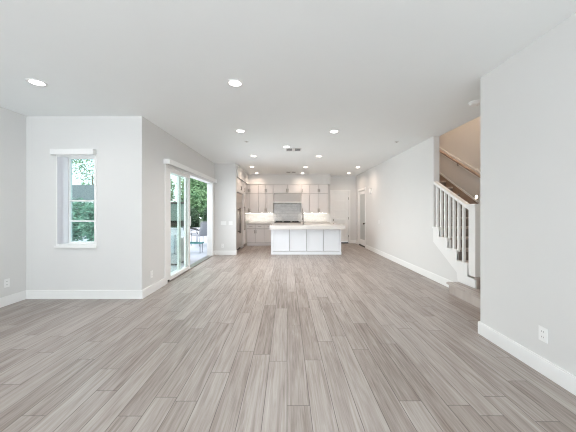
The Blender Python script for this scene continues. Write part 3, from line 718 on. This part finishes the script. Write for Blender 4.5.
# hedge and neighbour seen through the narrow window
for k, (x, y) in enumerate(((-5.9, 8.1), (-7.2, 8.5), (-8.6, 8.9), (-10.0, 9.3))):
    shrub(x, y, .62, 1.75, 'leaf3', ('rounded blue-green bush outside the narrow window, nearest the glass', 'blue-green bush outside the narrow window, second from the glass', 'blue-green bush outside the narrow window, third from the glass', 'blue-green bush outside the narrow window, farthest from the glass')[k], 'bushes outside the window', 1100, .06, -.04)
nh = thing('neighbor_house', (-15, 18.5, -.06), 'pale neighboring house with low grey roof outside the narrow window', 'house')
box(-21, -10.5, 16.5, 21, -.06, 2.0).build('wall', 'palew', nh)
MB().prism([(15.9, 1.90), (19.0, 3.25), (21.6, 1.90)], 'x', -21.5, -10.2).build('roof', 'roof', nh)
box(-21.5, -10.2, 15.85, 15.95, 1.80, 1.95).build('gutter', 'trim', nh)
tree(-19, 25, 6.8, 2.4, 'leaf', 'tall tree standing behind the neighboring house', n=170, leaf=.11)
# patio furniture
def patio_chair(x, y, rz, label):
    t = bpy.data.objects.new('patio_chair', None); COL.objects.link(t); tag(t, label, 'chair', 'grey patio chairs')
    r = .014
    for s in (-1, 1):
        MB().tube([(s * .27, -.26, 0), (s * .27, -.24, .40)], r, 8).build('leg', 'mesh_', t, smooth=True)
        MB().tube([(s * .27, .27, 0), (s * .27, .22, .40)], r, 8).build('leg', 'mesh_', t, smooth=True)
        MB().tube([(s * .29, .25, .62), (s * .29, .0, .63), (s * .29, -.26, .60), (s * .27, -.25, .40)], .017, 8).build('armrest', 'black', t, smooth=True)
    box(-.26, .26, -.26, .24, .385, .415).build('seat', 'mesh_', t, .01)
    MB().prism([(.20, .42), (.235, .42), (.36, .92), (.325, .92)], 'x', -.25, .25).build('backrest', 'mesh_', t, .01)
    MB().tube([(-.27, .20, .40), (-.27, .345, .94), (.27, .345, .94), (.27, .20, .40)], r, 8).build('back_frame', 'mesh_', t, smooth=True)
    t.location = (x, y, -.04); t.rotation_euler = (0, 0, rz); return t
c1 = patio_chair(-3.38, 10.1, math.radians(-125), 'grey sling patio chair standing in full view past the open door')
c2 = copy_tree(c1); c2.location = (-4.05, 10.75, -.04); c2.rotation_euler.z = math.radians(115); c2['label'] = 'grey sling patio chair seen beside the edge of the sliding panel'
t = thing('side_table', (-3.0, 8.3, -.04), 'low patio side table with teal top outside the open door', 'table')
box(-3.24, -2.72, 8.16, 8.44, .27, .30).build('tabletop', 'teal', t, .005)
for sx in (-3.2, -2.78):
    for sy in (8.19, 8.41): MB().tube([(sx, sy, -.04), (sx, sy, .27)], .013, 8).build('leg', 'mesh_', t)
t = thing('patio_armchair', (-3.05, 6.6, -.04), 'white cushioned patio armchair outside the closed glass', 'armchair')
box(-3.45, -2.70, 6.35, 7.05, .0, .24).build('frame', 'wick', t, .02)
box(-3.35, -2.80, 6.37, 7.03, .245, .40).build('seat_cushion', 'cush', t, .03)
box(-3.46, -3.36, 6.35, 7.05, .24, .62).build('armrest', 'wick', t, .02); box(-2.79, -2.69, 6.35, 7.05, .24, .62).build('armrest', 'wick', t, .02)
box(-3.35, -2.80, 6.37, 6.50, .40, .72).build('back_cushion', 'cush', t, .03)
for sx in (-3.4, -2.75):
    for sy in (6.4, 7.0): box(sx - .03, sx + .03, sy - .03, sy + .03, -.04, .0).build('foot', 'black', t)
t = thing('privacy_screen', (-4.6, 10.3, -.04), 'green-grey panel screen with dark rails behind the closed glass', 'screen')
box(-5.15, -4.12, 10.28, 10.31, .93, 1.60).build('upper_panel', 'scr', t)
box(-5.15, -4.12, 10.26, 10.33, 1.60, 1.68).build('rail', 'darkm', t); box(-5.15, -4.12, 10.26, 10.33, .72, .93).build('rail', 'darkm', t)
for x in (-5.18, -4.09): box(x - .03, x + .03, 10.26, 10.33, -.04, 1.70).build('post', 'trim', t)
